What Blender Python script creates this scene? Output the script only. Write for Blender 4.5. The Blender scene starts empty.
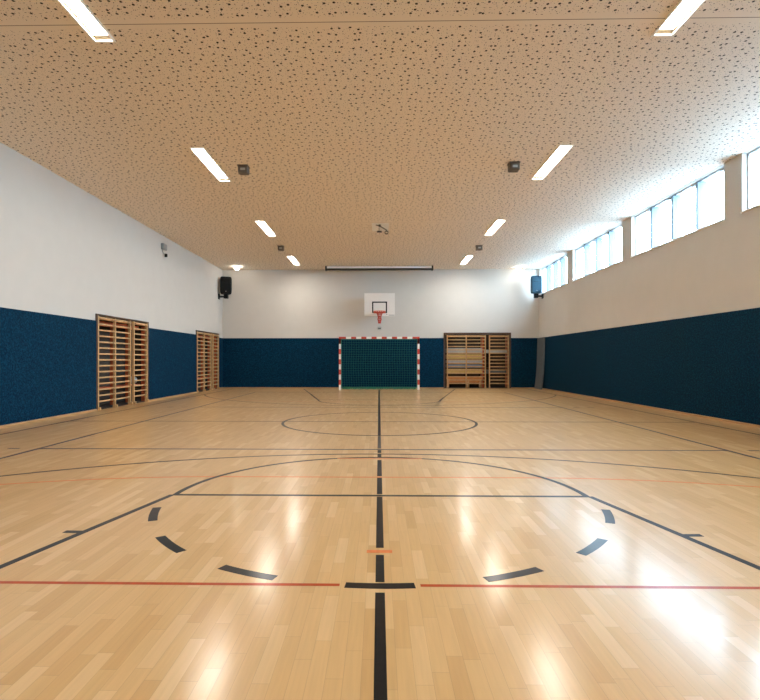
import bpy, bmesh, math, random
from mathutils import Vector, Matrix
random.seed(7)
C = bpy.context.scene.collection
PI = math.pi

# ------------------------------------------------------------------ room numbers (metres; camera stands at x=0, y=0)
XL, XR, YB, YF, H = -6.54, 6.61, 21.80, -2.7, 4.935
PADT, PADZ = 0.025, 2.08
EYE = 1.17

# ------------------------------------------------------------------ helpers
def new_bm(): return bmesh.new()

def bx(bm, x0, x1, y0, y1, z0, z1, bev=0.0, mi=0, seg=2):
    t = bmesh.new()
    bmesh.ops.create_cube(t, size=1.0)
    for v in t.verts:
        v.co = Vector(((x0+x1)/2 + v.co.x*(x1-x0), (y0+y1)/2 + v.co.y*(y1-y0), (z0+z1)/2 + v.co.z*(z1-z0)))
    if bev > 0:
        bmesh.ops.bevel(t, geom=t.edges[:], offset=bev, segments=seg, affect='EDGES', profile=0.5)
    merge(bm, t, mi)

def merge(bm, t, mi=0, mat=None):
    if mat is not None:
        bmesh.ops.transform(t, matrix=mat, verts=t.verts[:])
    mp = {}
    for v in t.verts: mp[v] = bm.verts.new(v.co)
    for f in t.faces:
        try:
            nf = bm.faces.new([mp[v] for v in f.verts]); nf.material_index = mi; nf.smooth = f.smooth
        except ValueError: pass
    t.free()

def tube(bm, pts, r, n=8, mi=0, closed=False, sy=1.0):
    """round bar through the points"""
    pts = [Vector(p) for p in pts]
    rings = []
    m = len(pts)
    for i, p in enumerate(pts):
        a = pts[(i-1) % m] if (closed or i > 0) else p
        b = pts[(i+1) % m] if (closed or i < m-1) else p
        d = (b-a).normalized()
        up = Vector((0, 0, 1)) if abs(d.z) < 0.95 else Vector((1, 0, 0))
        u = d.cross(up).normalized(); w = u.cross(d).normalized()
        rings.append([bm.verts.new(p + u*r*math.cos(2*PI*k/n) + w*r*sy*math.sin(2*PI*k/n)) for k in range(n)])
    rng = range(m) if closed else range(m-1)
    for i in rng:
        A, B = rings[i], rings[(i+1) % m]
        for k in range(n):
            f = bm.faces.new((A[k], A[(k+1) % n], B[(k+1) % n], B[k])); f.material_index = mi; f.smooth = n > 5
    if not closed:
        for ring, rev in ((rings[0], False), (rings[-1], True)):
            f = bm.faces.new(ring if not rev else ring[::-1]); f.material_index = mi

def lathe(bm, prof, n=24, axis='Z', at=(0, 0, 0), mi=0):
    t = bmesh.new(); rings = []
    for r, z in prof:
        rings.append([t.verts.new((r*math.cos(2*PI*k/n), r*math.sin(2*PI*k/n), z)) for k in range(n)])
    for A, B in zip(rings[:-1], rings[1:]):
        for k in range(n):
            f = t.faces.new((A[k], A[(k+1) % n], B[(k+1) % n], B[k])); f.smooth = True
    t.faces.new(rings[0][::-1]); t.faces.new(rings[-1])
    M = Matrix.Translation(at)
    if axis == 'Y': M = M @ Matrix.Rotation(-PI/2, 4, 'X')
    if axis == 'X': M = M @ Matrix.Rotation(PI/2, 4, 'Y')
    merge(bm, t, mi, M)

def obj(name, bm, mats, parent=None, label=None, recalc=True):
    if recalc: bmesh.ops.recalc_face_normals(bm, faces=bm.faces[:])
    if parent:                                  # shapes are written in room coordinates; store them relative to the parent
        off = Vector((0, 0, 0)); q = parent
        while q: off += q.location; q = q.parent
        bmesh.ops.translate(bm, verts=bm.verts[:], vec=-off)
    me = bpy.data.meshes.new(name); bm.to_mesh(me); bm.free()
    o = bpy.data.objects.new(name, me); C.objects.link(o)
    for m in (mats if isinstance(mats, (list, tuple)) else [mats]): me.materials.append(m)
    if parent:
        o.parent = parent
    if label: o['label'] = label
    return o

def tag(o, label, cat, group=None):
    o['label'] = label; o['category'] = cat
    if group: o['group'] = group
    return o

def thing(name, label, cat, loc, group=None):
    o = bpy.data.objects.new(name, None); o.empty_display_size = 0.1; C.objects.link(o)
    o.location = loc
    return tag(o, label, cat, group)

def struct(name, bm, m, parent=None, label=None):
    o = obj(name, bm, m, parent, label)
    if parent is None: o['kind'] = 'structure'
    return o

def dup(root, loc, label, group=None):
    r = root.copy(); C.objects.link(r); r.location = loc; r['label'] = label
    if group: r['group'] = group
    for ch in list(root.children):
        c = ch.copy(); C.objects.link(c); c.parent = r
        for g in list(ch.children):
            d = g.copy(); C.objects.link(d); d.parent = c
    return r

# ------------------------------------------------------------------ materials
class NT:
    def __init__(s, name):
        s.m = bpy.data.materials.new(name); s.m.use_nodes = True
        s.t = s.m.node_tree; s.N = s.t.nodes; s.L = s.t.links
        s.b = s.N['Principled BSDF']
    def n(s, ty, **kw):
        x = s.N.new(ty)
        for k, v in kw.items(): setattr(x, k, v)
        return x
    def link(s, a, b): s.L.new(a, b)
    def math(s, op, a, b=None, c=None):
        x = s.n('ShaderNodeMath', operation=op)
        for i, v in enumerate((a, b, c)):
            if v is None: continue
            if isinstance(v, (int, float)): x.inputs[i].default_value = v
            else: s.link(v, x.inputs[i])
        return x.outputs[0]
    def mix(s, f, a, b):
        x = s.n('ShaderNodeMix', data_type='RGBA')
        for sock, v in ((x.inputs[0], f), (x.inputs[6], a), (x.inputs[7], b)):
            if isinstance(v, (int, float)): sock.default_value = v
            elif isinstance(v, tuple): sock.default_value = (*v, 1)
            else: s.link(v, sock)
        return x.outputs[2]

def lin(r, g, b):
    f = lambda c: (c/255/12.92) if c/255 <= 0.04045 else ((c/255+0.055)/1.055)**2.4
    return (f(r), f(g), f(b))

def plain(name, col, rough=0.5, metal=0.0, noise=0.0, scale=20.0, bump=0.0, spec=0.5, stretch=None, coat=0.0):
    q = NT(name); b = q.b
    if coat:
        b.inputs['Coat Weight'].default_value = coat; b.inputs['Coat Roughness'].default_value = 0.165; b.inputs['Coat IOR'].default_value = 1.5
    b.inputs['Roughness'].default_value = rough; b.inputs['Metallic'].default_value = metal
    b.inputs['Specular IOR Level'].default_value = spec
    b.inputs['Base Color'].default_value = (*col, 1)
    if noise > 0 or bump > 0:
        tc = q.n('ShaderNodeTexCoord'); out = tc.outputs['Object']
        if stretch:
            mp = q.n('ShaderNodeMapping'); mp.inputs['Scale'].default_value = stretch
            q.link(out, mp.inputs[0]); out = mp.outputs[0]
        nz = q.n('ShaderNodeTexNoise'); nz.inputs['Scale'].default_value = scale; nz.inputs['Detail'].default_value = 5
        q.link(out, nz.inputs['Vector'])
        if noise > 0:
            lo = tuple(c*(1-noise) for c in col); hi = tuple(min(1, c*(1+noise)) for c in col)
            rmp = q.n('ShaderNodeMapRange'); rmp.inputs[1].default_value = 0.3; rmp.inputs[2].default_value = 0.7
            q.link(nz.outputs[0], rmp.inputs[0])
            q.link(q.mix(rmp.outputs[0], lo, hi), b.inputs['Base Color'])
        if bump > 0:
            bp = q.n('ShaderNodeBump'); bp.inputs['Strength'].default_value = bump; bp.inputs['Distance'].default_value = 0.01
            q.link(nz.outputs[0], bp.inputs['Height']); q.link(bp.outputs[0], b.inputs['Normal'])
    return q.m

def emit(name, col, strength):
    q = NT(name)
    q.b.inputs['Base Color'].default_value = (0.8, 0.8, 0.8, 1)
    q.b.inputs['Emission Color'].default_value = (*col, 1); q.b.inputs['Emission Strength'].default_value = strength
    return q.m

FLOOR_ROUGH = 0.28
def floor_mat():
    q = NT('maple_strip_parquet'); tc = q.n('ShaderNodeTexCoord'); sp = q.n('ShaderNodeSeparateXYZ')
    q.link(tc.outputs['Object'], sp.inputs[0]); X, Y = sp.outputs[0], sp.outputs[1]
    W, L = 0.066, 0.42
    u = q.math('DIVIDE', X, W); col = q.math('FLOOR', u); fu = q.math('FRACT', u)
    w1 = q.n('ShaderNodeTexWhiteNoise', noise_dimensions='1D'); q.link(col, w1.inputs['W'])
    v = q.math('ADD', q.math('DIVIDE', Y, L), q.math('MULTIPLY', w1.outputs[0], 13.0)); row = q.math('FLOOR', v); fv = q.math('FRACT', v)
    cb = q.n('ShaderNodeCombineXYZ'); q.link(col, cb.inputs[0]); q.link(row, cb.inputs[1])
    w2 = q.n('ShaderNodeTexWhiteNoise', noise_dimensions='2D'); q.link(cb.outputs[0], w2.inputs['Vector'])
    ramp = q.n('ShaderNodeValToRGB'); e = ramp.color_ramp.elements
    e[0].position = 0; e[0].color = (*FLC[0], 1)
    e[1].position = 1; e[1].color = (*FLC[3], 1)
    for p, c in ((0.25, FLC[1]), (0.8, FLC[2])):
        x = e.new(p); x.color = (*c, 1)
    q.link(w2.outputs[0], ramp.inputs[0])
    # grain along the strip
    mp = q.n('ShaderNodeMapping'); mp.inputs['Scale'].default_value = (60, 3.0, 1); q.link(tc.outputs['Object'], mp.inputs[0])
    nz = q.n('ShaderNodeTexNoise'); nz.inputs['Scale'].default_value = 1.0; nz.inputs['Detail'].default_value = 4; q.link(mp.outputs[0], nz.inputs['Vector'])
    g = q.n('ShaderNodeMapRange'); g.inputs[1].default_value = 0.3; g.inputs[2].default_value = 0.75; g.inputs[3].default_value = 0.94; g.inputs[4].default_value = 1.04
    q.link(nz.outputs[0], g.inputs[0])
    # hairline joints
    eu = q.math('MINIMUM', fu, q.math('SUBTRACT', 1.0, fu)); ev = q.math('MINIMUM', fv, q.math('SUBTRACT', 1.0, fv))
    ju = q.math('LESS_THAN', eu, 0.011); jv = q.math('LESS_THAN', ev, 0.0022); jt = q.math('MAXIMUM', ju, jv)
    k = q.math('MULTIPLY', g.outputs[0], q.math('SUBTRACT', 1.0, q.math('MULTIPLY', jt, 0.25)))
    sc = q.n('ShaderNodeVectorMath', operation='SCALE'); q.link(ramp.outputs[0], sc.inputs[0]); q.link(k, sc.inputs['Scale'])
    q.link(sc.outputs[0], q.b.inputs['Base Color'])
    q.b.inputs['Specular IOR Level'].default_value = 0.2; q.b.inputs['Roughness'].default_value = FLOOR_ROUGH
    q.b.inputs['Coat Weight'].default_value = 0.5; q.b.inputs['Coat Roughness'].default_value = 0.165; q.b.inputs['Coat IOR'].default_value = 1.5
    return q.m

SEAMS = (5.83, 14.35)
def ceiling_mat():
    q = NT('perforated_plaster_ceiling'); tc = q.n('ShaderNodeTexCoord'); P = tc.outputs['Object']
    sp = q.n('ShaderNodeSeparateXYZ'); q.link(P, sp.inputs[0]); Y = sp.outputs[1]
    hole = None
    for scale, rad, off in ((8.0, 0.0155, 0.0), (13.0, 0.0056, 3.7), (21.0, 0.0036, 9.1)):
        mp = q.n('ShaderNodeMapping'); mp.inputs['Location'].default_value = (off, off*1.3, 0); q.link(P, mp.inputs[0])
        vo = q.n('ShaderNodeTexVoronoi', voronoi_dimensions='2D'); vo.inputs['Scale'].default_value = scale; vo.inputs['Randomness'].default_value = 0.78
        q.link(mp.outputs[0], vo.inputs['Vector'])
        h = q.math('LESS_THAN', vo.outputs['Distance'], rad*scale)
        hole = h if hole is None else q.math('MAXIMUM', hole, h)
    line = None
    for s in SEAMS:
        d = q.math('ABSOLUTE', q.math('SUBTRACT', Y, s))
        hole = q.math('MULTIPLY', hole, q.math('GREATER_THAN', d, 0.085))
        l = q.math('LESS_THAN', d, 0.006); line = l if line is None else q.math('MAXIMUM', line, l)
    c = q.mix(hole, CEIL, tuple(x*0.06 for x in CEIL))
    c = q.mix(q.math('MULTIPLY', line, 0.75), c, (0.08, 0.05, 0.03))
    q.link(c, q.b.inputs['Base Color']); q.b.inputs['Roughness'].default_value = 0.85; q.b.inputs['Specular IOR Level'].default_value = 0.15
    return q.m

def pad_mat():
    q = NT('blue_needlefelt_pad'); tc = q.n('ShaderNodeTexCoord')
    nz = q.n('ShaderNodeTexNoise'); nz.inputs['Scale'].default_value = 34; nz.inputs['Detail'].default_value = 4; nz.inputs['Roughness'].default_value = 0.75
    q.link(tc.outputs['Object'], nz.inputs['Vector'])
    r = q.n('ShaderNodeValToRGB'); e = r.color_ramp.elements
    e[0].position = 0.36; e[0].color = (*PADC[0], 1); e[1].position = 0.66; e[1].color = (*PADC[2], 1)
    x = e.new(0.5); x.color = (*PADC[1], 1)
    q.link(nz.outputs[0], r.inputs[0]); q.link(r.outputs[0], q.b.inputs['Base Color'])
    q.b.inputs['Roughness'].default_value = 0.8; q.b.inputs['Specular IOR Level'].default_value = 0.08
    bp = q.n('ShaderNodeBump'); bp.inputs['Strength'].default_value = 0.5; bp.inputs['Distance'].default_value = 0.006
    q.link(nz.outputs[0], bp.inputs['Height']); q.link(bp.outputs[0], q.b.inputs['Normal'])
    return q.m

def glass_mat():
    q = NT('window_glass'); q.N.remove(q.b)
    tr = q.n('ShaderNodeBsdfTransparent'); tr.inputs[0].default_value = (0.93, 0.96, 0.97, 1)
    gl = q.n('ShaderNodeBsdfGlossy'); gl.inputs['Roughness'].default_value = 0.02
    lw = q.n('ShaderNodeLayerWeight'); lw.inputs['Blend'].default_value = 0.5
    fr = q.math('ADD', 0.03, q.math('MULTIPLY', q.math('POWER', lw.outputs['Facing'], 5.0), 0.6))
    mx = q.n('ShaderNodeMixShader'); q.link(fr, mx.inputs[0]); q.link(tr.outputs[0], mx.inputs[1]); q.link(gl.outputs[0], mx.inputs[2])
    q.link(mx.outputs[0], q.N['Material Output'].inputs[0])
    return q.m

# base colours (what the things are, under neutral light)
FLC = [(0.60, 0.345, 0.130), (0.65, 0.39, 0.160), (0.68, 0.415, 0.178), (0.74, 0.485, 0.235)]
CEIL = (0.785, 0.70, 0.60)
PADC = [(0.0004, 0.010, 0.025), (0.0008, 0.022, 0.050), (0.003, 0.054, 0.100)]

M = {}
M['floor'] = floor_mat(); M['ceil'] = ceiling_mat(); M['pad'] = pad_mat(); M['glass'] = glass_mat()
M['plaster'] = plain('white_plaster', (0.57, 0.535, 0.49), 0.9, noise=0.015, scale=3, bump=0.03, spec=0.2)
M['pale_metal'] = plain('white_painted_metal', (0.80, 0.79, 0.76), 0.4, noise=0.02)
M['win_frame'] = plain('pale_grey_window_aluminium', (0.50, 0.53, 0.56), 0.35, noise=0.02)
M['mullion'] = plain('blue_grey_mullion', (0.10, 0.14, 0.17), 0.4, noise=0.03)
M['dark_metal'] = plain('dark_metal', (0.035, 0.033, 0.03), 0.4, 0.6, noise=0.1)
M['grey_metal'] = plain('galvanised_grey_metal', (0.33, 0.33, 0.32), 0.4, 0.7, noise=0.1)
M['brown_box'] = plain('brown_grey_box', (0.11, 0.085, 0.062), 0.5, noise=0.12)
M['oak'] = plain('oak_skirting', (0.46, 0.27, 0.12), 0.4, noise=0.15, scale=4, stretch=(12, 1, 12))
M['beech'] = plain('beech_bars', (0.56, 0.335, 0.15), 0.35, noise=0.14, scale=6, stretch=(3, 3, 3))
M['brown_wood'] = plain('dark_brown_frame_wood', (0.075, 0.036, 0.018), 0.45, noise=0.2, scale=8)
M['niche'] = plain('niche_lining', (0.05, 0.034, 0.024), 0.7, noise=0.2, scale=5)
M['red_wood'] = plain('orange_red_painted_wood', (0.50, 0.105, 0.035), 0.45, noise=0.15, scale=8)
M['black'] = plain('black_line_paint', (0.012, 0.012, 0.013), 0.28, noise=0.15, scale=30, spec=0.06, coat=0.25)
M['blue_line'] = plain('dark_blue_line_paint', (0.012, 0.024, 0.06), 0.28, noise=0.15, scale=30, spec=0.06, coat=0.25)
M['grey_line'] = plain('grey_reflection_line_paint', (0.10, 0.085, 0.07), 0.28, noise=0.2, scale=30, spec=0.06, coat=0.25)  # grey stands for light reflected off black line paint
M['brown_line'] = plain('brown_black_line_paint', (0.028, 0.018, 0.014), 0.28, noise=0.2, scale=30, spec=0.06, coat=0.25)
M['red_line'] = plain('red_line_paint', (0.44, 0.060, 0.010), 0.28, noise=0.12, scale=30, spec=0.06, coat=0.25)
M['orange_line'] = plain('orange_line_paint', (0.72, 0.20, 0.06), 0.28, noise=0.12, scale=30, spec=0.06, coat=0.25)
M['post_white'] = plain('white_post_paint', (0.80, 0.78, 0.74), 0.35, noise=0.03)
M['post_red'] = plain('red_post_paint', (0.50, 0.045, 0.025), 0.35, noise=0.06)
M['net'] = plain('green_net_cord', (0.006, 0.13, 0.10), 0.7, noise=0.15, scale=40)
M['green_bar'] = plain('green_steel_bar', (0.02, 0.17, 0.095), 0.4, noise=0.1)
M['board'] = plain('white_backboard', (0.78, 0.74, 0.70), 0.35, noise=0.02)
M['rim'] = plain('orange_rim_paint', (0.62, 0.10, 0.03), 0.4, noise=0.08)
M['red_cord'] = plain('red_net_cord', (0.50, 0.06, 0.035), 0.7, noise=0.15, scale=60)
M['speaker_black'] = plain('black_speaker_plastic', (0.004, 0.004, 0.004), 0.6, noise=0.2, scale=60, spec=0.2)
M['speaker_sheen'] = plain('black_speaker_blue_sheen', (0.002, 0.04, 0.07), 0.4, noise=0.15, scale=60)  # black cabinet, window sheen put into the colour as blue
M['grille'] = plain('speaker_grille', (0.005, 0.005, 0.005), 0.7, noise=0.4, scale=250, spec=0.2)
M['grille_sheen'] = plain('black_grille_blue_sheen', (0.003, 0.05, 0.085), 0.6, noise=0.3, scale=250)  # same blue window sheen painted on the black grille
M['mat_grey'] = plain('grey_mat_vinyl', (0.12, 0.13, 0.14), 0.55, noise=0.08, scale=12)
M['mat_steel'] = plain('blue_grey_mat_vinyl', (0.26, 0.30, 0.34), 0.55, noise=0.06, scale=12)
M['mat_pale'] = plain('pale_grey_foam', (0.42, 0.41, 0.38), 0.7, noise=0.06, scale=12)
M['mat_yellow'] = plain('straw_yellow_mat', (0.62, 0.42, 0.14), 0.6, noise=0.08, scale=12)
M['bench'] = plain('orange_bench_wood', (0.58, 0.24, 0.07), 0.4, noise=0.18, scale=5, stretch=(1, 8, 8))
M['ball'] = plain('pale_grey_ball', (0.35, 0.42, 0.42), 0.5, noise=0.1)
M['rubber'] = plain('black_rubber', (0.02, 0.02, 0.02), 0.8, noise=0.1)
M['ground'] = plain('pale_bounce_ground', (0.44, 0.45, 0.45), 0.9, noise=0.08, scale=2)  # unseen ground, kept pale to bounce daylight onto the ceiling
M['lamp_housing'] = plain('satin_lamp_housing', (0.30, 0.25, 0.17), 0.4, noise=0.03)
M['lamp'] = emit('lamp_diffuser', (1.0, 0.935, 0.85), 39.0)
M['lamp_small'] = emit('small_lamp_lens', (1.0, 0.92, 0.80), 30.0)

# ------------------------------------------------------------------ floor + court markings
bm = new_bm(); bx(bm, XL-0.9, XR+0.3, YF-0.2, YB+0.9, -0.12, 0.0); floor = struct('floor', bm, M['floor'])
LZ0, LZ1 = -0.002, 0.0009
CX = 0.005                                   # the court's long axis
def strip(bm, x0, x1, y0, y1, z1=LZ1): bx(bm, x0, x1, y0, y1, LZ0, z1)
def poly(bm, inner, outer, z1=LZ1):
    n = len(inner)
    T = [[bm.verts.new((p[0], p[1], z)) for p in row] for z in (LZ0, z1) for row in (inner, outer)]
    bi, bo, ti, to = T
    for i in range(n-1):
        bm.faces.new((ti[i], to[i], to[i+1], ti[i+1])); bm.faces.new((bi[i], bi[i+1], bo[i+1], bo[i]))
        bm.faces.new((to[i], bo[i], bo[i+1], to[i+1])); bm.faces.new((ti[i], ti[i+1], bi[i+1], bi[i]))
    for i in (0, n-1):
        try: bm.faces.new((bi[i], bo[i], to[i], ti[i]))
        except ValueError: pass
def arc(bm, cx, cy, r, w, a0, a1, n=64, z1=LZ1):
    pts = [a0 + (a1-a0)*i/n for i in range(n+1)]
    poly(bm, [(cx+(r-w)*math.cos(a), cy+(r-w)*math.sin(a)) for a in pts], [(cx+r*math.cos(a), cy+r*math.sin(a)) for a in pts], z1)
def seg(bm, p, q, w, z1=LZ1):
    p, q = Vector(p), Vector(q); d = (q-p).normalized(); nrm = Vector((-d.y, d.x))*w/2
    poly(bm, [p-nrm, q-nrm], [p+nrm, q+nrm], z1)
def mark(name, bm, mat, label=None): return obj(name, bm, M[mat], floor, label)

YM, YBASE = 9.95, -1.28                      # half-way line, near basketball end line
YFT = YBASE + 5.8
# long centre strip in black pieces, cut where other lines cross it
bm = new_bm()
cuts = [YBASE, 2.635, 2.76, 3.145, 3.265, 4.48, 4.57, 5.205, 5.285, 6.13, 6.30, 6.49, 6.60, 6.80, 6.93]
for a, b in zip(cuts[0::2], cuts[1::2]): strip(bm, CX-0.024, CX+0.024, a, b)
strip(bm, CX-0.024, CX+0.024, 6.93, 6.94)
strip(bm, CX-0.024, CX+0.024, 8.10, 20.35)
mark('centre_strip', bm, 'black', 'black strip along the middle of the floor')
bm = new_bm(); strip(bm, CX-0.024, CX+0.024, 6.96, 8.05); mark('reflection_strip', bm, 'grey_line', 'stretch of the black middle strip with its reflection painted in grey')  # reflection on the black strip, painted as a grey piece
# basketball lines
for s in (-1, 1):
    bm = new_bm(); strip(bm, CX+s*5.95-0.025, CX+s*5.95+0.025, YBASE, 2*YM-YBASE); mark('sideline', bm, 'brown_line')
bm = new_bm(); strip(bm, CX-5.95, CX+5.95, YM-0.02, YM+0.02, 0.0007); mark('halfway_line', bm, 'brown_line')
bm = new_bm(); arc(bm, CX, YM-0.03, 1.83, 0.05, 0, 2*PI, 96); mark('centre_circle', bm, 'black', 'black centre circle')
for far in (False, True):
    fl = (lambda y: 2*YM-y) if far else (lambda y: y)
    sg = -1 if far else 1
    for s in (-1, 1):
        bm = new_bm(); seg(bm, (CX+s*1.80, fl(YFT)), (CX+s*3.055, fl(YBASE)), 0.05)
        if not far: seg(bm, (CX+s*2.0, 3.53), (CX+s*2.15, 3.535), 0.05, 0.0006)
        mark('key_line', bm, 'black')
    bm = new_bm(); strip(bm, CX-1.8, CX+1.8, fl(YFT)-0.024, fl(YFT)+0.024, 0.0007); mark('free_throw_line', bm, 'black')
    bm = new_bm(); arc(bm, CX, fl(YFT), 1.8, 0.05, 0 if not far else PI, PI if not far else 2*PI, 64, 0.0008); mark('free_throw_arc', bm, 'black')
    r3, cy3 = 6.25, YBASE+1.575
    a = math.acos(5.93/r3)
    bm = new_bm(); arc(bm, CX, fl(cy3), r3, 0.05, a if not far else PI+a, PI-a if not far else 2*PI-a, 96, 0.0005); mark('three_point_arc', bm, 'brown_line')
    bm = new_bm(); strip(bm, CX-5.95, CX+5.95, fl(YBASE)-0.025, fl(YBASE)+0.025, 0.0004); mark('end_line', bm, 'brown_line')
for k in range(-3, 4):
    c = -PI/2 + math.radians(23.9)*k
    w = math.radians(5.75)
    bm = new_bm(); arc(bm, CX, YFT, 1.84, 0.065, c-w, c+w, 10, 0.0011); mark('circle_dash', bm, 'black', 'black dash of the broken free throw circle')
# volleyball lines
for s in (-1, 1):
    bm = new_bm(); strip(bm, CX+s*4.5-0.025, CX+s*4.5+0.025, YM-9, YM+9, 0.0008); mark('sideline', bm, 'blue_line')
for y in (YM-3.1, YM+3.0):
    bm = new_bm(); strip(bm, CX-4.5, CX+4.5, y-0.025, y+0.025, 0.0006)
    for s in (-1, 1):
        a, b = sorted((CX+s*4.76, CX+s*4.91)); strip(bm, a, b, y-0.025, y+0.025, 0.0006)
        a, b = sorted((CX+s*5.12, CX+s*5.27)); strip(bm, a, b, y-0.025, y+0.025, 0.0006)
    mark('attack_line', bm, 'blue_line', 'blue line across with short dashes past its ends')
for y in (YM-9, YM+9):
    bm = new_bm(); strip(bm, CX-4.5, CX+4.5, y-0.025, y+0.025, 0.0006); mark('end_line', bm, 'blue_line')
# handball lines: goal area, four and seven metre marks
YG = -0.75
for far in (False, True):
    cyg = 2*YM-YG if far else YG
    a0, a1 = ((PI, 1.5*PI), (1.5*PI, 2*PI)) if far else ((PI/2, PI), (0, PI/2))
    bm = new_bm()
    arc(bm, CX-1.5, cyg, 6.0, 0.035, a0[0]+0.55 if far else a0[0], a0[1] if far else a0[1]-0.55, 48, 0.0003)
    arc(bm, CX+1.5, cyg, 6.0, 0.035, a1[0] if far else a1[0]+0.55, a1[1]-0.55 if far else a1[1], 48, 0.0003)
    y6 = cyg-6+0.0175 if far else cyg+6-0.0175
    strip(bm, CX-1.5, CX+1.5, y6-0.0175, y6+0.0175, 0.0003)
    mark('goal_area_line', bm, 'orange_line', 'thin orange goal area line')
bm = new_bm(); strip(bm, CX-0.08, CX+0.075, 3.18, 3.225); mark('goalkeeper_mark', bm, 'orange_line', 'short orange dash across the middle strip')
bm = new_bm(); strip(bm, CX-0.5, CX+0.5, 6.2, 6.235); mark('penalty_mark', bm, 'orange_line', 'short orange penalty mark')
for a, b in ((-5.9, -0.205), (0.215, 5.9)):
    bm = new_bm(); strip(bm, a, b, 2.708, 2.738, 0.0006); mark('cross_line', bm, 'red_line', 'red line across the near floor')

# ------------------------------------------------------------------ ceiling with openings for the lamps
LW, LL = 0.25, 1.74
LX = (-3.235, 3.285); LY = (-0.42, 4.40, 9.23, 14.12, 18.95)   # near end of each lamp
bm = new_bm()
xs = sorted([XL-0.3, XR+0.3] + [x+s*LW/2 for x in LX for s in (-1, 1)]); ys = sorted([YF-0.3, YB+0.3] + list(LY) + [y+LL for y in LY])
for i in range(len(xs)-1):
    for j in range(len(ys)-1):
        xm, ym = (xs[i]+xs[i+1])/2, (ys[j]+ys[j+1])/2
        if any(abs(xm-x) < LW/2 for x in LX) and any(y < ym < y+LL for y in LY): continue
        bx(bm, xs[i], xs[i+1], ys[j], ys[j+1], H, H+0.02)
bx(bm, XL-0.4, XR+0.4, YF-0.4, YB+0.4, H+0.22, H+0.4)  # unseen roof slab, added to block sky light from above
bmesh.ops.remove_doubles(bm, verts=bm.verts[:], dist=1e-5)
struct('ceiling', bm, M['ceil'])

# ------------------------------------------------------------------ walls
NL = ((12.02, 14.66), (18.63, 21.19))          # storage niches in the left wall (y ranges)
NB = (2.73, 5.41)                              # storage niche in the end wall (x range)
NH, NHL, ND = 2.26, 2.21, 0.62
WT = 0.75
bm = new_bm()
y = YF-0.3
for a, b in NL:
    bx(bm, XL-WT, XL, y, a, -0.1, NHL); y = b
bx(bm, XL-WT, XL, y, YB+0.3, -0.1, NHL); bx(bm, XL-WT, XL, YF-0.3, YB+0.3, NHL, H+0.22)
for a, b in NL:
    bx(bm, XL-WT, XL-ND, a, b, -0.1, NHL, mi=1)
    bx(bm, XL-ND, XL-0.10, a-0.001, a+0.012, 0, NHL, mi=1); bx(bm, XL-ND, XL-0.10, b-0.012, b+0.001, 0, NHL, mi=1)
    bx(bm, XL-ND, XL-0.10, a+0.012, b-0.012, NHL-0.012, NHL+0.001, mi=1); bx(bm, XL-ND, XL-0.03, a+0.012, b-0.012, 0, 0.015, mi=1)  # dark sheet on the niche floor paints in its shade
wl = struct('wall_left', bm, [M['plaster'], M['niche']])
bm = new_bm()
bx(bm, XL, NB[0], YB, YB+WT, -0.1, NH); bx(bm, NB[1], XR+0.3, YB, YB+WT, -0.1, NH)
bx(bm, XL, XR+0.3, YB, YB+WT, NH, H+0.22); bx(bm, NB[0], NB[1], YB+ND, YB+WT, -0.1, NH, mi=1)
bx(bm, NB[0]-0.001, NB[0]+0.012, YB+0.10, YB+ND, 0, NH, mi=1); bx(bm, NB[1]-0.012, NB[1]+0.001, YB+0.10, YB+ND, 0, NH, mi=1)
bx(bm, NB[0]+0.012, NB[1]-0.012, YB+0.10, YB+ND, NH-0.012, NH+0.001, mi=1); bx(bm, NB[0]+0.012, NB[1]-0.012, YB+0.03, YB+ND, 0, 0.015, mi=1)  # dark floor sheet here too, painting in the shade at the bottom
wb = struct('wall_back', bm, [M['plaster'], M['niche']])
bm = new_bm(); bx(bm, XL, XR, YF-0.3, YF, -0.1, H+0.22); wf = struct('wall_front', bm, M['plaster'])
WIN = ((18.55, 21.66), (14.38, 17.99), (10.16, 13.84), (6.02, 9.66), (1.86, 5.50), (-2.30, 1.34))
ZS, ZT = 3.87, 4.93
bm = new_bm()
bx(bm, XR, XR+0.3, YF-0.3, YB, -0.1, ZS); bx(bm, XR, XR+0.3, YF-0.3, YB, ZT, H+0.22)
edges = sorted([YF-0.3, YB] + [e for w in WIN for e in w])
for a, b in zip(edges[0::2], edges[1::2]): bx(bm, XR, XR+0.3, a, b, ZS, ZT)
bmesh.ops.remove_doubles(bm, verts=bm.verts[:], dist=1e-5)
wr = struct('wall_right', bm, M['plaster'])

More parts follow.
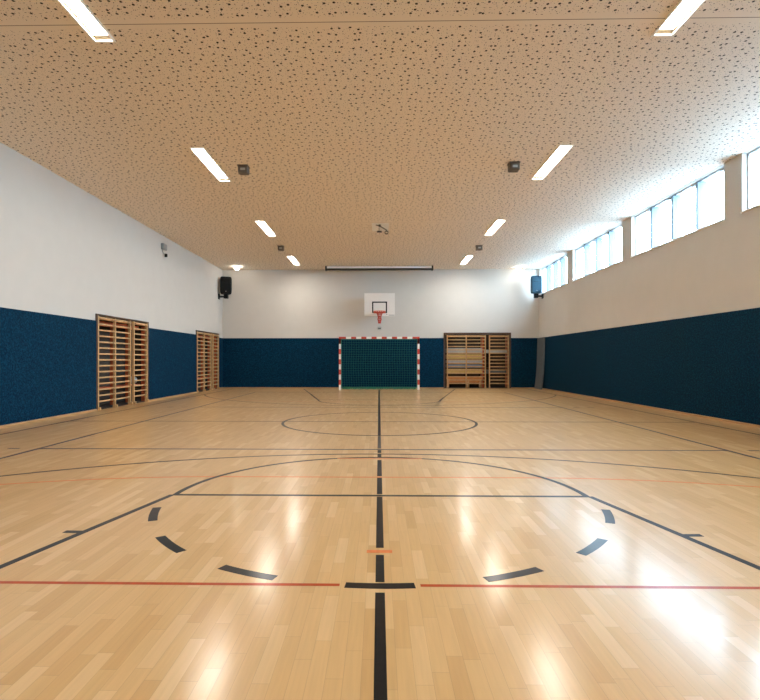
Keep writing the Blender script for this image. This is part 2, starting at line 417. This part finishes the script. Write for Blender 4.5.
# windows: frame, mullions, four panes, sill, opener rods
for n, (a, b) in enumerate(WIN):
    gx = XR+0.13
    bm = new_bm(); fw = 0.032
    bx(bm, gx-0.035, gx+0.035, a, b, ZS, ZS+fw, 0.004); bx(bm, gx-0.035, gx+0.035, a, b, ZT-fw, ZT, 0.004)
    bx(bm, gx-0.034, gx+0.034, a, a+fw, ZS+fw, ZT-fw, 0.004); bx(bm, gx-0.034, gx+0.034, b-fw, b, ZS+fw, ZT-fw, 0.004)
    w = struct('window_%d' % (n+1), bm, M['win_frame'])
    L = (b-a)
    for k in range(1, 4):
        ym = a + L*k/4; bm = new_bm(); bx(bm, gx-0.10, gx+0.10, ym-0.03, ym+0.03, ZS+fw, ZT-fw, 0.006); struct('mullion', bm, M['mullion'], w)
    for k in range(4):
        y0 = a + L*k/4 + 0.022; y1 = a + L*(k+1)/4 - 0.022
        bm = new_bm(); bx(bm, gx-0.004, gx+0.004, y0, y1, ZS+fw-0.005, ZT-fw+0.005); struct('pane', bm, M['glass'], w)
        bm = new_bm(); tube(bm, [(gx-0.07, y0+0.12, ZT-0.07), (gx-0.07, y0+0.62, ZT-0.07)], 0.006, 6)
        bx(bm, gx-0.10, gx-0.045, y0+0.06, y0+0.15, ZT-0.095, ZT-0.05, 0.008); struct('opener', bm, M['grey_metal'], w, 'grey opener rod at the top of a pane')
    bm = new_bm(); bx(bm, XR-0.025, XR+0.10, a-0.01, b+0.01, ZS-0.03, ZS, 0.004); struct('window_sill', bm, M['pale_metal'], w)

# blue wall pads (children of the walls) and wooden skirting
def pads(bm, parent): obj('wall_pad', bm, M['pad'], parent, 'blue textured impact pad')
e = 0.05
for a, b in ((YF, NL[0][0]-e), (NL[0][1]+e, NL[1][0]-e), (NL[1][1]+e, YB)):
    bm = new_bm(); bx(bm, XL-0.002, XL+PADT, a, b, 0.035, PADZ, 0.004); pads(bm, wl)
for a, b in ((XL, NB[0]-e), (NB[1]+e, XR)):
    bm = new_bm(); bx(bm, a, b, YB-PADT, YB+0.002, 0.035, PADZ, 0.004); pads(bm, wb)
bm = new_bm(); bx(bm, XR-PADT, XR+0.002, YF, YB, 0.035, PADZ, 0.004); pads(bm, wr)
bm = new_bm(); bx(bm, XL, XR, YF-0.002, YF+PADT, 0.035, PADZ, 0.004); pads(bm, wf)
bm = new_bm()
for a, b in ((YF, NL[0][0]-e), (NL[0][1]+e, NL[1][0]-e), (NL[1][1]+e, YB-0.04)): bx(bm, XL, XL+0.045, a, b, 0, 0.042, 0.006)
struct('baseboard_left', bm, M['oak'])
bm = new_bm(); bx(bm, XR-0.045, XR, YF, YB-0.04, 0, 0.042, 0.006); struct('baseboard_right', bm, M['oak'])
bm = new_bm()
for a, b in ((XL, NB[0]-e), (NB[1]+e, XR)): bx(bm, a, b, YB-0.04, YB, 0, 0.03, 0.006)
struct('baseboard_back', bm, M['oak'])

# dark timber frames round the niches
for a, b in NL:
    bm = new_bm()
    bx(bm, XL-0.10, XL+0.032, a-e, a+0.005, 0, NHL, 0.005); bx(bm, XL-0.10, XL+0.032, b-0.005, b+e, 0, NHL, 0.005)
    bx(bm, XL-0.10, XL+0.032, a-e, b+e, NHL-0.004, NHL+0.032, 0.005)
    obj('niche_frame', bm, M['brown_wood'], wl, 'dark brown timber frame round the storage niche')
bm = new_bm(); a, b = NB
bx(bm, a-e, a+0.01, YB-0.035, YB+0.10, 0, NH+0.02, 0.005); bx(bm, b-0.01, b+e, YB-0.035, YB+0.10, 0, NH+0.02, 0.005)
bx(bm, a-e, b+e, YB-0.035, YB+0.10, NH-0.03, NH+0.045, 0.005)
obj('niche_frame', bm, M['brown_wood'], wb, 'dark brown timber frame round the storage niche')

# ------------------------------------------------------------------ wall bars: built flat along +x, facing -y, then turned and placed
NR, RZ0, RDZ = 15, 0.20, 0.139
def wall_bars(bays, bw, label, group, loc, rot):
    t = thing('wall_bars', label, 'wall bars', (0, 0, 0), group)
    uw = 0.042
    total = bays*bw
    for k in range(bays+1):
        x = k*bw
        bm = new_bm(); bx(bm, x-uw/2, x+uw/2, -0.04, 0.025, 0.0, 2.20, 0.006); up = obj('upright', bm, M['beech'], t)
        bm = new_bm(); bx(bm, x-uw/2-0.004, x+uw/2+0.004, -0.085, 0.03, 0.0, 0.07, 0.006); obj('foot', bm, M['beech'], up)
    for i in range(NR):
        z = RZ0 + i*RDZ; d = -0.01 if i < NR-1 else -0.05
        for k in range(bays):
            bm = new_bm(); tube(bm, [(k*bw+uw/2-0.005, d, z), ((k+1)*bw-uw/2+0.005, d, z)], 0.0155, 10, sy=1.35)
            obj('rung', bm, M['beech'], t)
    bm = new_bm(); bx(bm, 0, total, 0.025, 0.05, 2.12, 2.195, 0.005); obj('top_rail', bm, M['beech'], t)
    t.location = loc; t.rotation_euler = (0, 0, rot)
    return t
G = 'wall bars in front of the niches'
# on the left wall facing +x: local +x -> world +y, local -y -> world +x  (turn +90 deg)
wall_bars(2, 0.785, 'double bay of wooden wall bars, nearer of the two wide sets on the side wall', G, (XL, 12.045, 0), PI/2)
wall_bars(1, 0.78, 'single bay of wooden wall bars beside the nearer double set on the side wall', G, (XL, 13.815, 0), PI/2)
wall_bars(2, 0.775, 'double bay of wooden wall bars on the side wall, below the black speaker', G, (XL, 18.66, 0), PI/2)
wall_bars(1, 0.66, 'narrow single bay of wooden wall bars in the very corner of the side wall', G, (XL, 20.48, 0), PI/2)
wall_bars(2, 0.786, 'double bay of wooden wall bars on the end wall in front of stacked mats', G, (2.83, YB, 0), 0)
wall_bars(1, 0.77, 'single bay of wooden wall bars on the end wall, next to the leaning grey mat', G, (4.575, YB, 0), 0)

# ------------------------------------------------------------------ what stands inside the niches
def rack(label, y0, posts, y1):
    t = thing('storage_rack', label, 'rack', (XL-0.32, (y0+y1)/2, 0), 'red racks in the side wall niches')
    for i, y in enumerate(posts):
        a, b = (0.36, 0.26) if i < 2 else (0.15, 0.065)
        bm = new_bm(); bx(bm, XL-a, XL-b, y-0.015, y+0.015, 0.016, 2.1, 0.004); obj('post', bm, M['red_wood'], t)
    bm = new_bm(); bx(bm, XL-0.25, XL-0.21, y0, y1, 2.0, 2.12, 0.006); obj('top_rail', bm, M['red_wood'], t)
    bm = new_bm(); bx(bm, XL-0.46, XL-0.17, y0, y1, 0.47, 0.50, 0.006); obj('shelf', bm, M['red_wood'], t)
rack('orange red storage rack inside the nearer side wall niche', 12.04, (13.33, 14.14, 14.64), 14.62)
rack('orange red storage rack inside the far side wall niche near the corner', 18.65, (20.17, 20.99, 21.17), 21.15)
bm = new_bm(); lathe(bm, [(0.11*math.sin(PI*i/14)+0.0004, -0.11*math.cos(PI*i/14)) for i in range(15)], 24, at=(XL-0.30, 14.45, 0.61))
tag(obj('ball', bm, M['ball']), 'pale grey ball on the shelf behind the single bay of wall bars', 'ball')

t = thing('storage_shelf', 'low storage shelf unit inside the end wall niche behind the wall bars', 'shelf', (4.1, YB+0.35, 0))
for x in (2.76, 4.34, 5.38):
    bm = new_bm(); bx(bm, x-0.025, x+0.025, YB+0.09, YB+0.58, 0.016, 2.15, 0.005); obj('side_panel', bm, M['red_wood'] if x > 4 else M['niche'], t)
SH = (0.58, 0.82, 1.01, 1.19, 1.44)
for z in SH:
    bm = new_bm(); bx(bm, 2.79, 5.35, YB+0.10, YB+0.58, z, z+0.025, 0.004); obj('shelf_board', bm, M['brown_wood'], t)
def mat_on(x0, x1, z0, z1, mat, label, kind='gym_mat', cat='mat'):
    bm = new_bm(); bx(bm, x0, x1, YB+0.11, YB+0.56, z0, z1, 0.02, seg=3); tag(obj(kind, bm, M[mat]), label, cat)
mat_on(2.84, 4.30, 0.606, 0.80, 'mat_yellow', 'straw yellow mat, lower of the two yellow ones behind the wall bars')
mat_on(2.84, 4.30, 0.846, 0.985, 'mat_steel', 'blue grey mat between yellow mats behind the wall bars')
mat_on(2.84, 4.30, 1.036, 1.16, 'mat_pale', 'pale grey mat at mid height behind the double wall bars')
mat_on(2.84, 4.30, 1.216, 1.41, 'mat_yellow', 'straw yellow mat, upper of the two yellow ones behind the wall bars')
mat_on(2.84, 4.30, 1.466, 1.66, 'mat_pale', 'pale grey mat, topmost of the stack behind the double wall bars')
mat_on(4.42, 5.33, 1.466, 1.60, 'mat_pale', 'pale grey mat, upper one behind the single bay of wall bars')
mat_on(4.42, 5.30, 0.606, 0.76, 'mat_grey', 'dark grey mat low behind the single bay of wall bars')
t = thing('gym_bench', 'orange wooden gym bench at the bottom of the end wall niche', 'bench', (3.57, YB+0.3, 0))
bm = new_bm(); bx(bm, 2.84, 4.30, YB+0.12, YB+0.42, 0.36, 0.47, 0.01); obj('seat', bm, M['bench'], t)
bm = new_bm(); bx(bm, 2.86, 4.28, YB+0.20, YB+0.30, 0.22, 0.36, 0.006); obj('beam', bm, M['bench'], t)
for x in (2.90, 3.74, 4.24):
    bm = new_bm(); bx(bm, x-0.03, x+0.03, YB+0.14, YB+0.40, 0.016, 0.36, 0.006); obj('leg', bm, M['beech'], t)

# ------------------------------------------------------------------ handball goal
GY = 20.52; gx0, gx1, gz = CX-1.58, CX+1.58, 2.08; PW = 0.08
t = thing('handball_goal', 'red and white striped handball goal with green net at the end wall', 'goal', (CX, GY, 0))
for s in (-1, 1):
    x0 = CX+s*1.58 - (PW if s > 0 else 0)
    bm = new_bm(); z = 0.0; k = 0
    cut = [0.0, 0.20, 0.40, 0.60, 0.80, 1.0, 1.2, 1.4, 1.6, 1.8]
    for i, z in enumerate(cut): bx(bm, x0, x0+PW, GY, GY+PW, z, z+0.2, 0, mi=i % 2)
    bx(bm, x0, x0+PW, GY, GY+PW, 2.0, 2.08, 0, mi=1); bx(bm, x0, x0+PW, GY, GY+PW, 1.80, 2.0, 0, mi=1)
    obj('post', bm, [M['post_white'], M['post_red']], t)
bm = new_bm(); x = gx0+PW; bx(bm, x, x+0.20, GY, GY+PW, gz-PW, gz, 0, mi=1); bx(bm, gx1-PW-0.2, gx1-PW, GY, GY+PW, gz-PW, gz, 0, mi=1)
x += 0.2; L = (gx1-PW-0.2-x)/13
for i in range(13): bx(bm, x+i*L, x+(i+1)*L, GY, GY+PW, gz-PW, gz, 0, mi=i % 2)
obj('crossbar', bm, [M['post_white'], M['post_red']], t)
YR, YT = 21.55, 21.25                        # net bracket at the foot and at the top
for s in (-1, 1):
    x = CX+s*1.54; bm = new_bm()
    tube(bm, [(x, GY+PW, 2.03), (x, YT-0.06, 2.03), (x, YT, 1.99), (x, YR, 0.05)], 0.016, 8); obj('stay', bm, M['green_bar'], t)
    bm = new_bm(); tube(bm, [(x, GY+PW-0.01, 0.03), (x, YR, 0.03)], 0.022, 8); obj('ground_bar', bm, M['green_bar'], t)
bm = new_bm(); tube(bm, [(gx0+0.04, YR, 0.04), (gx1-0.04, YR, 0.04)], 0.028, 8); obj('ground_bar', bm, M['green_bar'], t)
bm = new_bm(); tube(bm, [(gx0+0.04, YT, 2.03), (gx1-0.04, YT, 2.03)], 0.015, 8); obj('rear_rail', bm, M['green_bar'], t)
# the net: knotted cord mesh hung from crossbar over the rear rail down to the ground bar, slightly billowing
def back_pt(u, v):
    """u across 0..1, v down the net 0..1 (top panel, then rear panel)"""
    x = gx0+0.05 + u*(gx1-gx0-0.10)
    Lt, Lr = YT-GY-PW, 2.02; d = v*(Lt+Lr)
    if d < Lt: return Vector((x, GY+PW+d, 2.02-0.05*math.sin(PI*d/Lt)))
    w = (d-Lt)/Lr
    sag = 0.10*math.sin(PI*w)*math.sin(PI*u) + 0.02*math.sin(9*u+4*w)
    return Vector((x + 0.015*math.sin(7*w+3*u), YT+(YR-YT)*w - sag*0.6, 2.02-1.96*w))
bm = new_bm(); CR = 0.0042; nu, nv = 31, 27
for i in range(nu+1): tube(bm, [back_pt(i/nu, j/nv) for j in range(nv+1)], CR, 4)
for j in range(nv+1): tube(bm, [back_pt(i/nu, j/nv) for i in range(nu+1)], CR, 4)
for s in (0, 1):
    for i in range(1, 10):
        y = GY+PW+i*(YR-GY-PW)/10
        top = 2.0 if y < YT else 2.0-1.95*(y-YT)/(YR-YT)
        x = back_pt(s, 0).x
        tube(bm, [(x, y, 0.05), (x+0.02*(1-2*s), y, top*0.5), (x, y, top)], CR, 4)
    for j in range(1, 20):
        z = 0.1*j; ye = YR-(YR-YT)*(z/2.0); x = back_pt(s, 0).x
        tube(bm, [(x, GY+PW, z), (x, ye, z)], CR, 4)
obj('net', bm, M['net'], t)
# slack net gathered on the floor between the posts
bm = new_bm()
for k in range(4):
    y = 20.85+0.2*k
    tube(bm, [(gx0+0.10+ (gx1-gx0-0.2)*i/30, y+0.05*math.sin(i*1.7+k), 0.016+0.008*math.sin(i*2.3+2*k)) for i in range(31)], 0.007, 5)
obj('net_skirt', bm, M['green_bar'], t, 'slack green net lying on the floor')

# ------------------------------------------------------------------ basketball hoop on the end wall
BY = 20.62
t = thing('basketball_hoop', 'white basketball backboard with orange rim mounted high on the end wall', 'basketball hoop', (CX+0.015, YB, 2.9))
bc = CX+0.015
bm = new_bm(); bx(bm, bc-0.6, bc+0.6, BY, BY+0.03, 2.90, 3.80, 0.006); bd = obj('backboard', bm, M['board'], t)
bm = new_bm(); q0, q1 = 3.05-0.03, 3.05+0.42
for (x0, x1, z0, z1) in ((-0.295, 0.295, q1-0.05, q1), (-0.295, 0.295, q0, q0+0.03), (-0.295, -0.245, q0+0.03, q1-0.05), (0.245, 0.295, q0+0.03, q1-0.05)):
    bx(bm, bc+x0, bc+x1, BY-0.002, BY+0.001, z0, z1)
obj('target_square', bm, M['black'], bd, 'black rectangle on the backboard')
bm = new_bm(); bx(bm, bc+0.27, bc+0.30, BY-0.012, BY+0.001, 2.955, 2.985, 0.003); bx(bm, bc+0.36, bc+0.59, BY-0.003, BY+0.001, 2.925, 2.945)
obj('label_strip', bm, M['mat_grey'], bd, 'thin grey strip at the lower corner')
RR = 0.232; rc = BY-0.15-RR; rz = 3.05
bm = new_bm(); tube(bm, [(bc+RR*math.cos(2*PI*k/40), rc+RR*math.sin(2*PI*k/40), rz) for k in range(40)], 0.010, 8, closed=True); rim = obj('rim', bm, M['rim'], t)
bm = new_bm(); bx(bm, bc-0.23, bc+0.23, BY-0.012, BY, rz-0.045, rz+0.03, 0.004); bx(bm, bc-0.07, bc+0.07, BY-0.16, BY-0.01, rz-0.012, rz+0.012, 0.004)
for s in (-1, 1): tube(bm, [(bc+s*0.06, BY-0.01, rz-0.05), (bc+s*0.10, rc+RR*0.9, rz)], 0.008, 6)
obj('rim_bracket', bm, M['rim'], t)
# net drawn in to a narrow tail
bm = new_bm(); prof = [(RR-0.004, 0.0), (0.125, -0.05), (0.085, -0.13), (0.062, -0.23), (0.078, -0.30), (0.056, -0.38), (0.046, -0.46)]
nn = 16
for sgn in (-1, 1):
    for k in range(nn):
        pts = []
        for i, (r, dz) in enumerate(prof):
            a = 2*PI*(k + sgn*0.5*i)/nn
            pts.append((bc+r*math.cos(a), rc+r*math.sin(a), rz-0.008+dz))
        tube(bm, pts, 0.0075, 5)
obj('net', bm, M['red_cord'], t, 'narrow red cord net under the rim')
bm = new_bm()
for s in (-1, 1):
    for z in (3.12, 3.66):
        tube(bm, [(bc+s*0.42, BY+0.03, z), (bc+s*0.42, YB-0.002, z)], 0.022, 8)
    tube(bm, [(bc+s*0.42, BY+0.05, 3.66), (bc+s*0.42, YB-0.02, 3.15)], 0.014, 8)
    bx(bm, bc+s*0.42-0.03, bc+s*0.42+0.03, BY+0.03, BY+0.05, 2.95, 3.75, 0.003)
    bx(bm, bc+s*0.42-0.06, bc+s*0.42+0.06, YB-0.013, YB-0.001, 3.06, 3.76, 0.003)
obj('wall_bracket', bm, M['pale_metal'], t)
t = thing('wall_hook', 'small grey winding hook on the end wall under the basketball net', 'hook', (bc, YB, 2.45))
bm = new_bm(); bx(bm, bc-0.08, bc+0.08, YB-0.03, YB, 2.44, 2.56, 0.01); obj('plate', bm, M['mat_pale'], t)
bm = new_bm(); tube(bm, [(bc-0.045, YB-0.03, 2.5), (bc-0.045, YB-0.07, 2.48), (bc+0.045, YB-0.07, 2.48), (bc+0.045, YB-0.03, 2.5)], 0.012, 8); obj('loop', bm, M['dark_metal'], t)

# ------------------------------------------------------------------ ceiling lamps
def lamp_at(x, y):
    t = thing('ceiling_light', '-', 'ceiling light', (x, y, H), 'recessed strip lights in the ceiling')
    bm = new_bm(); w = LW/2; ft = 0.022
    bx(bm, x-w-0.004, x-w+ft, y-0.004, y+LL+0.004, H-0.012, H+0.004); bx(bm, x+w-ft, x+w+0.004, y-0.004, y+LL+0.004, H-0.012, H+0.004)
    bx(bm, x-w+ft, x+w-ft, y-0.004, y+ft, H-0.012, H+0.004); bx(bm, x-w+ft, x+w-ft, y+LL-ft, y+LL+0.004, H-0.012, H+0.004)
    obj('frame', bm, M['pale_metal'], t)
    bm = new_bm()
    bx(bm, x-w, x-w+0.012, y, y+LL, H+0.004, H+0.07); bx(bm, x+w-0.012, x+w, y, y+LL, H+0.004, H+0.07)
    bx(bm, x-w+0.012, x+w-0.012, y, y+0.012, H+0.004, H+0.07); bx(bm, x-w+0.012, x+w-0.012, y+LL-0.012, y+LL, H+0.004, H+0.07)
    bx(bm, x-w, x+w, y, y+LL, H+0.07, H+0.085)
    obj('housing', bm, M['lamp_housing'], t)
    c0, c1 = (0.034, 0.014) if x < 0 else (0.014, 0.034)         # wider flat flange on the side away from the hall's middle
    bm = new_bm(); zf = H+0.028
    bx(bm, x-w+0.012, x-w+c0, y+0.012, y+LL-0.012, zf, zf+0.012); bx(bm, x+w-c1, x+w-0.012, y+0.012, y+LL-0.012, zf, zf+0.012)
    bx(bm, x-w+c0, x+w-c1, y+LL-0.075, y+LL-0.012, zf, zf+0.012); bx(bm, x-w+c0, x+w-c1, y+0.012, y+0.05, zf, zf+0.012)
    obj('flange', bm, M['lamp_housing'], t)
    bm = new_bm(); bx(bm, x-w+c0, x+w-c1, y+0.05, y+LL-0.075, H+0.031, H+0.045)
    obj('diffuser', bm, M['lamp'], t)
    return t
rank = ['nearest the front wall behind the viewer', 'nearest one in view', 'second one in view', 'third one in view', 'last one before the end wall']
for side, x in (('plain side wall', LX[0]), ('window wall', LX[1])):
    first = lamp_at(x, LY[0]); first['label'] = 'recessed strip light along the %s, %s' % (side, rank[0])
    for i in range(1, 5): dup(first, (x, LY[i], H), 'recessed strip light along the %s, %s' % (side, rank[i]))

def small_lamp(x, y, label):
    t = thing('spotlight', label, 'spotlight', (x, y, H), 'small round ceiling lamps near the end wall')
    bm = new_bm(); lathe(bm, [(0.07, 0), (0.07, -0.02), (0.06, -0.03)], 24, at=(x, y, H)); obj('ring', bm, M['pale_metal'], t)
    bm = new_bm(); lathe(bm, [(0.05, -0.028), (0.085, -0.06), (0.09, -0.09), (0.06, -0.12), (0.02, -0.13)], 24, at=(x, y, H)); obj('lens', bm, M['lamp_small'], t)
small_lamp(-5.72, 21.0, 'small round lit ceiling lamp in the corner above the black speaker')
small_lamp(5.66, 21.3, 'small round lit ceiling lamp in the corner near the speaker by the windows')

# brown boxes under the ceiling
def ceiling_box(x, y, label):
    t = thing('ceiling_box', label, 'ceiling box', (x, y, H), 'brown boxes under the ceiling')
    bm = new_bm(); bx(bm, x-0.095, x+0.095, y-0.09, y+0.09, H-0.15, H-0.012, 0.02, seg=2); bd = obj('housing', bm, M['brown_box'], t)
    bm = new_bm(); bx(bm, x-0.045, x+0.05, y-0.094, y-0.085, H-0.105, H-0.06, 0.003); obj('sensor_window', bm, M['mat_pale'], bd, 'pale grey sensor window')
    bm = new_bm(); bx(bm, x-0.11, x+0.105, y-0.10, y+0.10, H-0.012, H, 0.003); obj('mounting_plate', bm, M['brown_box'], t)
ceiling_box(-2.63, 10.14, 'small brown ceiling box beside the second strip light in view along the plain side wall')
ceiling_box(2.58, 10.08, 'small brown ceiling box beside the second strip light in view along the window wall')
ceiling_box(-3.24, 17.27, 'small brown ceiling box between two strip lights along the plain side wall')
ceiling_box(3.29, 17.31, 'small brown ceiling box between two strip lights along the window wall')

# hatch with winch arm in the middle of the ceiling
t = thing('ceiling_hatch', 'pale square hatch with dark hooks in the middle of the ceiling', 'hatch', (0.05, 14.75, H))
bm = new_bm(); bx(bm, -0.20, 0.27, 14.42, 15.25, H-0.022, H, 0.006); obj('panel', bm, M['pale_metal'], t)
bm = new_bm(); tube(bm, [(-0.09, 14.5, H-0.03), (0.02, 14.5, H-0.06), (0.22, 14.62, H-0.15)], 0.014, 6); bx(bm, -0.01, 0.05, 14.47, 14.53, H-0.08, H-0.02, 0.006); obj('arm', bm, M['dark_metal'], t)
bm = new_bm(); bx(bm, -0.06, 0.08, 14.78, 14.84, H-0.16, H-0.12, 0.006); tube(bm, [(0.0, 14.81, H-0.02), (0.0, 14.81, H-0.13)], 0.01, 6); obj('hook', bm, M['dark_metal'], t)
bm = new_bm(); tube(bm, [(0.21+0.045*math.cos(a*PI/6), 14.7, H-0.19+0.04*math.sin(a*PI/6)) for a in range(12)], 0.014, 6, closed=True); obj('hook', bm, M['dark_metal'], t)

# roll-up projection screen case under the ceiling
t = thing('screen_case', 'long white roll up screen case hung under the ceiling before the end wall', 'projection screen', (0, 20.9, H))
bm = new_bm(); bx(bm, -2.09, 2.10, 20.92, 21.09, H-0.10, H-0.02, 0.008); obj('case', bm, M['pale_metal'], t)
bm = new_bm(); bx(bm, -2.09, 2.10, 20.92, 21.09, H-0.165, H-0.10, 0.004); obj('bottom_bar', bm, M['dark_metal'], t, 'dark bar along the bottom of the case')
for x in (-2.12, 2.13):
    bm = new_bm(); bx(bm, x-0.035, x+0.035, 20.90, 21.11, H-0.18, H-0.001, 0.008); obj('end_cap', bm, M['dark_metal'], t)

# ------------------------------------------------------------------ loudspeakers
def speaker(x, mat, gr, label, yaw, wallx):
    y = 21.27; z0 = 3.85; h = 0.70; w = 0.46; d = 0.36
    t = thing('speaker', label, 'speaker', (x, y, z0))
    R = Matrix.Translation((x, y, 0)) @ Matrix.Rotation(yaw, 4, 'Z')
    # cabinet: rounded sides that narrow to the back
    a = bmesh.new(); prof = [(-w/2, -d/2+0.05), (-w/2+0.05, -d/2), (w/2-0.05, -d/2), (w/2, -d/2+0.05), (w/2-0.01, 0.02), (w/2-0.09, d/2), (-w/2+0.09, d/2), (-w/2+0.01, 0.02)]
    lv = []
    for z, k in ((0, 0.86), (0.05, 0.97), (0.16, 1.0), (h-0.12, 1.0), (h-0.04, 0.96), (h, 0.84)):
        lv.append([a.verts.new((p[0]*k, p[1]*(0.5+0.5*k), z0+z)) for p in prof])
    for A, B in zip(lv[:-1], lv[1:]):
        for i in range(8): a.faces.new((A[i], A[(i+1) % 8], B[(i+1) % 8], B[i]))
    a.faces.new(lv[0][::-1]); a.faces.new(lv[-1])
    bmesh.ops.bevel(a, geom=a.edges[:], offset=0.008, segments=2, affect='EDGES')
    bm = new_bm(); merge(bm, a, 0, R); obj('cabinet', bm, mat, t)
    a = bmesh.new(); bx(a, -w/2+0.055, w/2-0.055, -d/2-0.012, -d/2+0.004, z0+0.08, z0+0.44, 0.01); bx(a, -w/2+0.055, w/2-0.055, -d/2-0.012, -d/2+0.004, z0+0.46, z0+h-0.07, 0.01)
    bm = new_bm(); merge(bm, a, 0, R); obj('grille', bm, gr, t)
    a = bmesh.new(); bx(a, -0.012, 0.012, -d/2-0.016, -d/2-0.008, z0+0.085, z0+0.115, 0.002)
    bm = new_bm(); merge(bm, a, 0, R); obj('badge', bm, M['mat_pale'], t)
    bm = new_bm(); bx(bm, x-0.075, x+0.075, y-0.08, y+0.10, z0-0.17, z0+0.012, 0.012)
    s = 1 if wallx > x else -1
    bx(bm, min(x, wallx), max(x, wallx), y-0.03, y+0.04, z0-0.13, z0-0.07, 0.004)
    bx(bm, min(wallx, wallx-s*0.02), max(wallx, wallx-s*0.02), y-0.10, y+0.11, z0-0.20, z0+0.02, 0.003)
    obj('wall_mount', bm, M['speaker_black'], t)
speaker(-6.24, M['speaker_black'], M['grille'], 'black loudspeaker on a bracket high in the far corner of the plain side wall', 0.25, XL)
speaker(6.34, M['speaker_sheen'], M['grille_sheen'], 'loudspeaker with painted blue sheen on a black bracket high in the corner beside the windows', -0.12, XR)  # black speaker, its blue is window light painted into the colour

# camera on the left wall
t = thing('security_camera', 'grey box with small hanging camera high on the plain side wall', 'camera', (XL, 15.7, 4.55))
bm = new_bm(); bx(bm, XL, XL+0.10, 15.58, 15.84, 4.49, 4.68, 0.025, seg=3); obj('housing', bm, M['grey_metal'], t)
bm = new_bm(); tube(bm, [(XL+0.01, 15.66, 4.49), (XL+0.04, 15.66, 4.40), (XL+0.09, 15.72, 4.34)], 0.010, 6); obj('arm', bm, M['grey_metal'], t)
bm = new_bm(); lathe(bm, [(0.02, -0.05), (0.042, -0.045), (0.045, 0.03), (0.03, 0.05)], 16, at=(XL+0.10, 15.73, 4.33)); obj('lens', bm, M['speaker_black'], t)

# ------------------------------------------------------------------ tall grey mat leaning in the far corner, bowed
p0, p1 = Vector((6.575, 21.72, 0)), Vector((6.572, 20.84, 0))   # its two long edges against the two walls (top)
nrm = Vector((p1.y-p0.y, -(p1.x-p0.x), 0)).normalized()
if nrm.x > 0: nrm = -nrm
bm = new_bm(); nz = 20; th = 0.05; grid = []
for j in range(nz+1):
    w = j/nz; z = 2.06*w
    off = 0.004 + 0.12*(1-w)**1.5 - 0.035*math.sin(PI*w)*(1-w)
    row = []
    for p in (p0, p1):
        for kk in (0.0, th): 
            q = p + nrm*(off+kk); row.append(bm.verts.new((q.x, q.y, z + 0.004)))
    grid.append(row)
for A, B in zip(grid[:-1], grid[1:]):
    for (i, k) in ((0, 1), (1, 3), (3, 2), (2, 0)):
        f = bm.faces.new((A[i], A[k], B[k], B[i])); f.smooth = False
bm.faces.new([grid[0][i] for i in (0, 1, 3, 2)]); bm.faces.new([grid[-1][i] for i in (0, 1, 3, 2)])
tag(obj('leaning_mat', bm, M['mat_grey']), 'tall bowed grey mat leaning in the corner under the speaker by the windows', 'mat')

# ------------------------------------------------------------------ outside: unseen pale ground at window height, added to bounce light in, and a bright overcast sky
bm = new_bm(); bx(bm, XR+0.32, XR+40, -40, 60, 3.2, 3.35); g = struct('ground', bm, M['ground'])
W = bpy.data.worlds.new('sky'); bpy.context.scene.world = W; W.use_nodes = True
wn = W.node_tree; bg = wn.nodes['Background']
tc = wn.nodes.new('ShaderNodeTexCoord'); sp = wn.nodes.new('ShaderNodeSeparateXYZ'); wn.links.new(tc.outputs['Generated'], sp.inputs[0])
rp = wn.nodes.new('ShaderNodeValToRGB'); el = rp.color_ramp.elements
el[0].position = 0.0; el[0].color = (0.66, 0.85, 1.0, 1); el[1].position = 0.8; el[1].color = (0.50, 0.74, 1.0, 1)
wn.links.new(sp.outputs[2], rp.inputs[0]); wn.links.new(rp.outputs[0], bg.inputs[0])
SKY = 21.0
bg.inputs[1].default_value = SKY
# light portals in the window openings (sampling guides only)
for a, b in WIN:
    ld = bpy.data.lights.new('window_portal', 'AREA'); ld.shape = 'RECTANGLE'; ld.size = ZT-ZS; ld.size_y = b-a
    ld.cycles.is_portal = True
    o = bpy.data.objects.new('window_portal', ld); C.objects.link(o)
    o.location = (XR+0.28, (a+b)/2, (ZS+ZT)/2); o.rotation_euler = (0, PI/2, 0)

# ------------------------------------------------------------------ camera
cd = bpy.data.cameras.new('camera'); cam = bpy.data.objects.new('camera', cd); C.objects.link(cam)
cd.sensor_width = 36; cd.lens = 36*524/760; cd.clip_start = 0.02
cam.location = (0, 0, EYE); cam.rotation_euler = (PI/2, 0, math.radians(1.0))
cd.shift_x = (380-369.9)/760; cd.shift_y = 10/760
sc = bpy.context.scene; sc.camera = cam
sc.view_settings.view_transform = 'Standard'; sc.view_settings.look = 'None'; sc.view_settings.gamma = 1; sc.view_settings.use_curve_mapping = False
sc.view_settings.exposure = 0.83
sc.cycles.use_denoising = True
sc.cycles.max_bounces = 12; sc.cycles.diffuse_bounces = 8; sc.cycles.sample_clamp_indirect = 8
